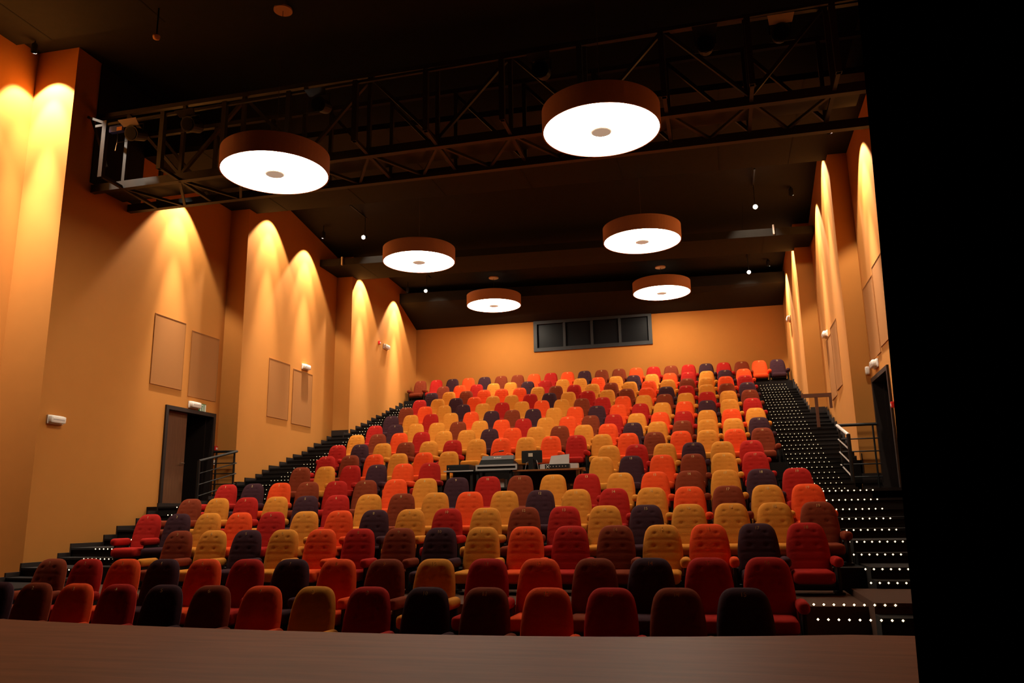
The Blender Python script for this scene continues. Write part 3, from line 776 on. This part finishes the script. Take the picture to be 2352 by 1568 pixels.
# stage lights hung on the bridge
def stage_light(x, y, z, tilt, label, face):
    t = thing('stage_light', (x, y, Z(z)), label, 'stage light', 'stage lights on the bridge')
    c, s = math.cos(tilt), math.sin(tilt)
    P = lambda v: (0, -v * c, -v * s)
    MB().tube([P(-0.25), P(-0.2), P(0.12), P(0.14)], [0.07, 0.12, 0.13, 0.15], 16).build('housing', m_blackplastic, t)
    MB().tube([P(0.135), P(0.15)], [0.12, 0.12], 16).build('lens', m_glass, t)
    b = MB()
    q = P(0.15)
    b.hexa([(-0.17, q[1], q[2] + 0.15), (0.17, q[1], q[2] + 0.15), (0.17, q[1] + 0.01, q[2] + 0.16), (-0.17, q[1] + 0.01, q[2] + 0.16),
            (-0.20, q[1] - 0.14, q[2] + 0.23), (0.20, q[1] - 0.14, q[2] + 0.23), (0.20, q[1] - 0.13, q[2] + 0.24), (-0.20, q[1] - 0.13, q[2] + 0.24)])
    b.build('barn_door', face, t)  # a pale face colour makes this flap look lit
    b = MB()
    b.hexa([(-0.17, q[1], q[2] - 0.16), (0.17, q[1], q[2] - 0.16), (0.17, q[1] + 0.01, q[2] - 0.15), (-0.17, q[1] + 0.01, q[2] - 0.15),
            (-0.20, q[1] - 0.14, q[2] - 0.24), (0.20, q[1] - 0.14, q[2] - 0.24), (0.20, q[1] - 0.13, q[2] - 0.23), (-0.20, q[1] - 0.13, q[2] - 0.23)])
    b.build('barn_door', m_black, t)
    MB().tube([(-0.16, 0, 0), (-0.16, 0, 0.20), (0.16, 0, 0.20), (0.16, 0, 0)], 0.012, 6).build('yoke', m_black, t)
    MB().tube([(0, 0, 0.20), (0, 0, 0.30)], 0.02, 8).build('clamp', m_black, t)
    return t
ZR = 7.33
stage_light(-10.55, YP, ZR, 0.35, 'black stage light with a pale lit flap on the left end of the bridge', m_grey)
stage_light(-9.3, YP, ZR, 0.3, 'black stage light beside the pale flapped one on the bridge', m_black)
stage_light(-6.6, YP, ZR, 0.3, 'black stage light on the bridge behind the nearest left drum lamp', m_black)
stage_light(-2.5, YP, ZR, 0.3, 'black stage light on the bridge behind the nearest right drum lamp', m_black)
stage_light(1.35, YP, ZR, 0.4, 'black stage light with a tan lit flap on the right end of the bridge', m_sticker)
stage_light(0.2, YP, ZR, 0.3, 'black stage light left of the tan flapped one on the bridge', m_black)
# blue taped connector box at the left end
t = thing('connector_box', (-10.98, YP, Z(7.49)), 'small blue connector box hanging at the left end of the bridge', 'box')
MB().rbox((0, 0, 0), (0.17, 0.05, 0.07), 0.02, 3).build('body', m_blue, t)
MB().box(0.02, 0.14, -0.056, -0.049, -0.06, 0.02).build('label_plate', m_rose, t)
MB().tube([(0, 0, -0.06), (0.01, 0.01, -0.25), (-0.01, 0.0, -0.45)], 0.012, 6).build('cable', m_chrome, t)
MB().tube([(0, 0, 0.06), (0, 0, 0.17)], 0.012, 6).build('hook', m_black, t)

# ================================================================ WALL FITTINGS
def panel(x, ya, yb, zbot, ztop, side, label):
    t = thing('speaker_panel', (x, (ya + yb) / 2, Z((zbot + ztop) / 2)), label, 'wall panel', 'flush wall panels')
    s = -side
    hy, hz = (yb - ya) / 2, (ztop - zbot) / 2
    MB().box(0, s * 0.012, -hy, hy, -hz, hz).build('grille', m_grille, t)
    b = MB()
    b.box(0, s * 0.018, -hy - 0.012, hy + 0.012, hz, hz + 0.012)
    b.box(0, s * 0.018, -hy - 0.012, hy + 0.012, -hz - 0.012, -hz)
    b.box(0, s * 0.018, -hy - 0.012, -hy, -hz, hz)
    b.box(0, s * 0.018, hy, hy + 0.012, -hz, hz)
    b.build('rim', m_grille, t)
    return t
panel(-12.05, 14.79, 15.84, 2.97, 4.54, -1, 'nearer tan fabric panel above the left doorway')
panel(-12.05, 16.11, 17.16, 2.87, 4.43, -1, 'farther tan fabric panel above the left doorway')
panel(-11.51, 18.65, 19.69, 2.66, 4.20, -1, 'nearer tan fabric panel on the middle left wall bay')
panel(-11.51, 19.91, 20.98, 2.60, 4.12, -1, 'farther tan fabric panel on the middle left wall bay')
panel(3.06, 15.00, 16.08, 3.00, 4.55, 1, 'nearer tan fabric panel above the right doorway')
panel(3.06, 16.16, 17.20, 2.92, 4.42, 1, 'farther tan fabric panel above the right doorway')
panel(2.705, 18.79, 19.78, 2.72, 4.20, 1, 'nearer tan fabric panel on the middle right wall bay')
panel(2.73, 19.92, 20.90, 2.64, 4.12, 1, 'farther tan fabric panel on the middle right wall bay')

def emergency_light(x, y, z, side, label, w=0.19):
    t = thing('emergency_light', (x, y, Z(z)), label, 'emergency light', 'white emergency lights on the walls')
    s = -side
    MB().rbox((s * 0.02, 0, 0), (0.022, w, 0.085), 0.015, 3).build('base', m_white, t)
    MB().rbox((s * 0.075, 0, 0.0), (0.045, w * 0.92, 0.07), 0.03, 4).build('cover', m_lens, t, True)
    MB().box(s * 0.118, s * 0.122, -w * 0.7, w * 0.7, -0.018, 0.010).build('tube', m_grey, t)
    return t
emergency_light(-12.05, 12.29, 1.88, -1, 'white emergency light low on the left wall near the stage')
emergency_light(-12.05, 16.33, 2.67, -1, 'white emergency light over the left doorway')
emergency_light(-11.51, 20.53, 4.28, -1, 'white emergency light above the panels of the middle left wall bay')
emergency_light(-10.965, 25.0, 5.73, -1, 'white emergency light on the left wall near the back corner')
emergency_light(3.06, 16.72, 2.78, 1, 'white emergency light over the right doorway')
emergency_light(2.74, 20.75, 4.26, 1, 'white emergency light on the middle right wall bay')
emergency_light(2.36, 25.6, 5.83, 1, 'white emergency light on the right wall near the back corner')
t = thing('motion_sensor', (3.06, 17.30, Z(2.76)), 'small white sensor beside the emergency light over the right doorway', 'sensor')
t.location = (2.99, 17.40, Z(2.76))
MB().rbox((-0.005, -0.04, 0), (0.045, 0.035, 0.085), 0.03, 4).build('housing', m_white, t, True)
MB().box(-0.03, 0.03, -0.012, 0.0, -0.07, 0.07).build('backplate', m_white, t)
# green exit sign beside the left doorway's emergency light
t = thing('exit_sign', (-12.05, 16.66, Z(2.64)), 'green and white exit sign over the left doorway', 'sign')
MB().box(0.0, 0.02, -0.14, 0.14, -0.10, 0.10).build('plate', m_green, t)
MB().box(0.020, 0.023, 0.085, 0.13, -0.085, 0.085).build('door_pictogram', m_signwhite, t)
fig = MB()
fig.box(0.020, 0.023, -0.085, -0.055, -0.085, 0.085)
fig.box(0.020, 0.023, -0.02, 0.005, -0.085, 0.03)
fig.box(0.020, 0.023, -0.025, 0.01, 0.045, 0.085)
fig.box(0.020, 0.023, 0.035, 0.055, -0.085, 0.085)
fig.build('arrow_pictogram', m_signwhite, t)
def call_point(x, y, z, side, label, face=True):
    t = thing('fire_call_point', (x, y, Z(z)), label, 'call point', 'red fire call points')
    s = -side
    MB().rbox((s * 0.03, 0, 0), (0.03, 0.055, 0.055), 0.01, 3).build('box', m_red, t)
    MB().box(s * 0.058, s * 0.063, -0.03, 0.03, -0.03, 0.02).build('button_plate', m_white, t)
    return t
call_point(-12.05, 17.27, 1.72, -1, 'red fire call point right of the left doorway')
call_point(-10.965, 24.45, 5.77, -1, 'red fire call point beside the emergency light at the back left')
call_point(3.06, 15.55, 1.83, 1, 'red fire call point beside the right doorway')
t = thing('light_switch', (-12.05, 17.27, Z(1.38)), 'small white switch below the red call point by the left doorway', 'switch')
MB().rbox((0.012, 0, 0), (0.012, 0.04, 0.06), 0.006, 3).build('plate', m_white, t)
MB().box(0.022, 0.030, -0.015, 0.015, -0.025, 0.025).build('rocker', m_white, t)

# ================================================================ HANDRAILS
def pipe(name, pts, r, m, root, o):
    return MB().tube([(p[0] - o[0], p[1] - o[1], Z(p[2]) - o[2]) for p in pts], r, 8).build(name, m, root)
o = (-11.6, 16.6, Z(0.30))
t = thing('handrail', o, 'black barred railing beside the left doorway', 'railing')
xe = -11.37
pipe('top_rail', [(-12.0, 17.2, 1.63), (xe, 17.2, 1.62)], 0.030, m_black, t, o)
pipe('top_rail', [(xe, 17.2, 1.62), (xe, 15.75, 1.30)], 0.030, m_black, t, o)
for dz in (0.28, 0.53, 0.78, 1.03):
    pipe('rail_bar', [(-12.0, 17.2, 1.63 - dz), (xe, 17.2, 1.62 - dz)], 0.013, m_black, t, o)
    if dz < 1.0: pipe('rail_bar', [(xe, 17.2, 1.62 - dz), (xe, 15.75, 1.30 - dz)], 0.013, m_black, t, o)
for x, y, zt_, zb_, r in ((-11.94, 17.2, 1.63, 0.31, 0.022), (-11.44, 17.2, 1.62, 0.31, 0.022), (xe, 15.75, 1.31, 0.31, 0.035)):
    pipe('post', [(x, y, zb_), (x, y, zt_)], r, m_black, t, o)
o = (2.6, 16.6, Z(0.335))
t = thing('handrail', o, 'black barred railing beside the right doorway', 'railing')
xe = 2.28
pipe('top_rail', [(xe, 17.2, 1.655), (3.02, 17.2, 1.656)], 0.030, m_black, t, o)
pipe('top_rail', [(xe, 17.2, 1.655), (xe + 0.02, 16.0, 1.36)], 0.030, m_alu, t, o)
for dz in (0.28, 0.53, 0.78, 1.03):
    pipe('rail_bar', [(xe, 17.2, 1.655 - dz), (3.02, 17.2, 1.656 - dz)], 0.013, m_black, t, o)
    if dz < 1.0: pipe('rail_bar', [(xe, 17.2, 1.655 - dz), (xe + 0.02, 16.0, 1.36 - dz)], 0.014, m_alu, t, o)
for x, y, zt_, zb_, r in ((2.94, 17.2, 1.655, 0.34, 0.018), (xe + 0.03, 17.2, 1.65, 0.34, 0.018), (xe + 0.02, 16.0, 1.37, 0.34, 0.035)):
    pipe('post', [(x, y, zb_), (x, y, zt_)], r, m_black, t, o)
o = (2.30, 20.5, Z(1.947))
t = thing('handrail', o, 'brown wooden handrail on the upper right stairs', 'railing')
MB().box(1.97 - o[0], 2.66 - o[0], -0.035, 0.035, Z(2.675) - o[2], Z(2.765) - o[2]).build('top_rail', m_railwood, t)
MB().box(2.60 - o[0], 2.66 - o[0], -0.035, 0.035, Z(2.40) - o[2], Z(2.675) - o[2]).build('end_board', m_railwood, t)
MB().box(2.27 - o[0], 2.34 - o[0], -0.03, 0.03, 0.0, Z(2.675) - o[2]).build('post', m_railwood, t)

# ================================================================ STAGE CURTAIN (right wing)
t = thing('stage_curtain', (1.6, 2.0, 0.0), 'black stage curtain closing off the right side of the view', 'curtain')
vs = []; fs = []
N = 160; x0c, x1c = 0.40, 3.0
for z in (0.002, 4.5, 9.6):
    for i in range(N + 1):
        xe_ = 0.384 + 0.026 * z              # the leading edge hangs slightly off plumb
        x = xe_ + (x1c - xe_) * i / N
        vs.append((x - 1.6, 0.05 * math.sin(i * 0.55) + 0.02 * math.sin(i * 0.21), z))
for k in range(2):
    for i in range(N):
        a = k * (N + 1) + i
        fs.append((a, a + 1, a + N + 2, a + N + 1))
b = MB().add(vs, fs)
o_ = b.build('drape', m_curtain, t)
sm = o_.modifiers.new('thickness', 'SOLIDIFY'); sm.thickness = 0.02
MB().box(x0c - 1.6, x1c - 1.6, -0.07, 0.09, 9.6, 9.72).build('track', m_black, t)

# ================================================================ MIXING DESK
FZ = FLOOR[7]
t = thing('mixing_desk', (-3.4, 15.55, FZ), 'brown topped desk standing among the seats', 'desk')
def lb(name, x0, x1, y0, y1, z0, z1, m, root, o, r=0.0):
    b = MB()
    if r: b.rbox(((x0 + x1) / 2 - o[0], (y0 + y1) / 2 - o[1], (z0 + z1) / 2 - o[2]), (abs(x1 - x0) / 2, abs(y1 - y0) / 2, abs(z1 - z0) / 2), r, 3)
    else: b.box(x0 - o[0], x1 - o[0], y0 - o[1], y1 - o[1], z0 - o[2], z1 - o[2])
    return b.build(name, m, root)
o = (-3.4, 15.55, FZ)
DT = Z(0.872)
top = MB()
pl = [(-4.02, 15.45), (-2.72, 15.45), (-2.60, 15.25), (-2.54, 15.30), (-2.66, 15.60), (-2.66, 16.05), (-4.02, 16.05)]
n = len(pl)
top.add([(x - o[0], y - o[1], DT - 0.03 - o[2]) for x, y in pl] + [(x - o[0], y - o[1], DT - o[2]) for x, y in pl],
        [tuple(range(n - 1, -1, -1)), tuple(range(n, 2 * n))] + [(i, (i + 1) % n, n + (i + 1) % n, n + i) for i in range(n)])
top.build('desk_top', m_desk, t)
for x in (-3.98, -2.74):
    lb('leg', x - 0.03, x + 0.03, 15.55, 15.61, FZ, DT - 0.03, m_grey, t, o)
    lb('leg', x - 0.03, x + 0.03, 15.95, 16.01, FZ, DT - 0.03, m_grey, t, o)
lb('modesty_panel', -3.97, -2.73, 15.90, 15.92, FZ + 0.10, DT - 0.03, m_blackplastic, t, o)
# console stand
o = (-4.35, 15.62, FZ)
t = thing('console_stand', o, 'black stand under the mixing console with grey boxes below', 'stand')
lb('top_plate', -4.80, -4.05, 15.42, 15.98, Z(0.855), Z(0.875), m_blackplastic, t, o)
for x in (-4.77, -4.09):
    lb('leg', x, x + 0.05, 15.46, 15.52, FZ, Z(0.855), m_blackplastic, t, o)
    lb('leg', x, x + 0.05, 15.88, 15.94, FZ, Z(0.855), m_blackplastic, t, o)
lb('shelf_box', -4.66, -4.50, 15.60, 15.85, FZ + 0.29, FZ + 0.48, m_grey, t, o)
lb('shelf_box', -4.45, -4.24, 15.60, 15.85, FZ + 0.25, FZ + 0.42, m_grey, t, o)
lb('shelf', -4.77, -4.04, 15.5, 15.92, FZ + 0.22, FZ + 0.25, m_blackplastic, t, o)
# flight case tray
o = (-4.35, 15.62, Z(0.875))
t = thing('flight_case', o, 'open flight case tray with aluminium edges under the mixing console', 'case')
lb('tray', -4.76, -3.94, 15.45, 15.98, Z(0.885), Z(0.985), m_blackplastic, t, o)
lb('edge_strip', -4.775, -3.925, 15.43, 15.46, Z(0.955), Z(0.990), m_alu, t, o)
lb('edge_strip', -4.775, -3.925, 15.43, 15.46, Z(0.876), Z(0.905), m_alu, t, o)
for x in (-4.775, -3.955):
    lb('corner', x, x + 0.03, 15.425, 15.46, Z(0.876), Z(0.990), m_alu, t, o)
# mixing console
o = (-4.36, 15.75, Z(0.991))
t = thing('mixing_console', o, 'dark grey mixing console with its back to the stage', 'mixing console')
cb = MB()
cb.hexa([(-0.38, -0.22, 0.0), (0.34, -0.22, 0.0), (0.34, 0.2, 0.0), (-0.38, 0.2, 0.0), (-0.34, -0.20, 0.10), (0.33, -0.20, 0.10), (0.33, 0.2, 0.04), (-0.34, 0.2, 0.04)])
cb.build('body', m_blackplastic, t)
mb_ = MB()
mb_.hexa([(-0.33, -0.21, 0.10), (0.335, -0.21, 0.10), (0.335, -0.05, 0.10), (-0.33, -0.05, 0.10), (-0.32, -0.13, 0.185), (0.33, -0.13, 0.185), (0.33, -0.06, 0.185), (-0.32, -0.06, 0.185)])
mb_.build('meter_bridge', m_console, t)
logo = link('brand_lettering', text_mesh('brand_lettering', 'Roland', 0.055, m_signwhite), t, (-0.0, -0.178, 0.142))
logo.rotation_euler = (math.radians(47), 0, 0)
# gooseneck lamp on the console
t = thing('gooseneck_lamp', (-4.51, 15.72, Z(1.165)), 'thin black gooseneck lamp on the mixing console', 'lamp')
MB().tube([(0, 0, 0.0), (0.0, 0, 0.05), (0.06, -0.01, 0.085), (0.16, -0.02, 0.10)], 0.006, 6).build('neck', m_black, t)
MB().tube([(0.15, -0.02, 0.10), (0.25, -0.03, 0.108)], 0.014, 8).build('head', m_blackplastic, t)
# black rack case at the left
o = (-5.16, 15.65, FZ)
t = thing('side_table', o, 'low black side table with a bright edge beside the mixing console', 'table')
lb('table_top', -5.43, -4.82, 15.42, 15.95, Z(0.872), Z(0.892), m_blackplastic, t, o)
lb('edge_strip', -5.44, -4.82, 15.405, 15.42, Z(0.868), Z(0.8915), m_alu, t, o)
for x in (-5.40, -4.90):
    lb('leg', x, x + 0.05, 15.46, 15.52, FZ, Z(0.872), m_blackplastic, t, o)
    lb('leg', x, x + 0.05, 15.86, 15.92, FZ, Z(0.872), m_blackplastic, t, o)
lb('back_panel', -5.38, -4.86, 15.88, 15.90, FZ + 0.05, Z(0.872), m_blackplastic, t, o)
o = (-5.16, 15.65, Z(0.892))
t = thing('rack_case', o, 'flat black rack unit on the side table', 'case')
lb('body', -5.41, -4.93, 15.48, 15.90, Z(0.892), Z(1.015), m_blackplastic, t, o, 0.012)
lb('indicator', -5.37, -5.355, 15.475, 15.48, Z(0.925), Z(0.945), m_orange_led, t, o)
# monitor
o = (-3.72, 15.88, DT)
t = thing('computer_monitor', o, 'black computer monitor seen from behind with a square sticker', 'monitor')
lb('casing', -3.935, -3.508, 15.86, 15.90, Z(1.02), Z(1.275), m_blackplastic, t, o, 0.012)
lb('sticker', -3.79, -3.70, 15.853, 15.86, Z(1.15), Z(1.22), m_sticker, t, o)
lb('neck', -3.78, -3.68, 15.80, 15.86, DT + 0.01, Z(1.10), m_blackplastic, t, o)
lb('foot', -3.86, -3.60, 15.72, 15.96, DT, DT + 0.015, m_blackplastic, t, o)
MB().tube([(-0.14, -0.03, 0.02), (-0.10, -0.06, 0.16), (-0.03, -0.04, 0.18)], 0.006, 6).build('cable', m_grey, t)
MB().tube([(0.14, -0.04, 0.01), (0.13, -0.06, 0.12), (0.10, -0.03, 0.20)], 0.006, 6).build('cable', m_grey, t)
# laptop seen from behind
o = (-3.18, 15.95, DT)
t = thing('grey_printer', o, 'light grey printer with a raised rear tray on the desk', 'printer')
pr = MB()
pr.hexa([(-0.20, -0.02, 0.125), (0.205, -0.02, 0.125), (0.205, 0.00, 0.125), (-0.20, 0.00, 0.125), (-0.165, 0.03, 0.285), (0.205, 0.03, 0.315), (0.205, 0.05, 0.315), (-0.165, 0.05, 0.285)])
pr.build('rear_tray', m_grey, t)
MB().rbox((0.0, 0.02, 0.065), (0.39, 0.08, 0.062), 0.012, 3).build('body', m_grey, t)
MB().box(0.11, 0.185, 0.018, 0.022, 0.255, 0.268).build('maker_plate', m_blackplastic, t)
# rack mixer in front of the printer
o = (-3.15, 15.66, DT)
t = thing('rack_mixer', o, 'black rack mixer with small knobs in front of the printer', 'mixer')
lb('body', -3.40, -2.91, 15.60, 15.74, DT, DT + 0.10, m_blackplastic, t, o, 0.008)
for i in range(7):
    lb('knob', -3.36 + i * 0.062, -3.345 + i * 0.062, 15.592, 15.60, DT + 0.045, DT + 0.062, m_grey, t, o)
cr = MB()
cr.bar((-0.22, -0.064, 0.02), (-0.16, -0.064, 0.08), 0.008); cr.bar((-0.16, -0.064, 0.02), (-0.22, -0.064, 0.08), 0.008)
cr.build('cross_mark', m_signwhite, t)
# leaning book under the desk
t = thing('clipboard', (-2.90, 15.86, FZ), 'grey clipboard standing under the desk', 'clipboard')
MB().hexa([(-0.10, -0.03, 0.0), (0.10, -0.03, 0.0), (0.10, -0.01, 0.0), (-0.10, -0.01, 0.0), (-0.12, 0.02, 0.30), (0.06, 0.02, 0.32), (0.06, 0.035, 0.32), (-0.12, 0.035, 0.30)]).build('board', m_console, t)
MB().box(-0.05, 0.0, 0.004, 0.012, 0.26, 0.29).build('clip', m_alu, t)
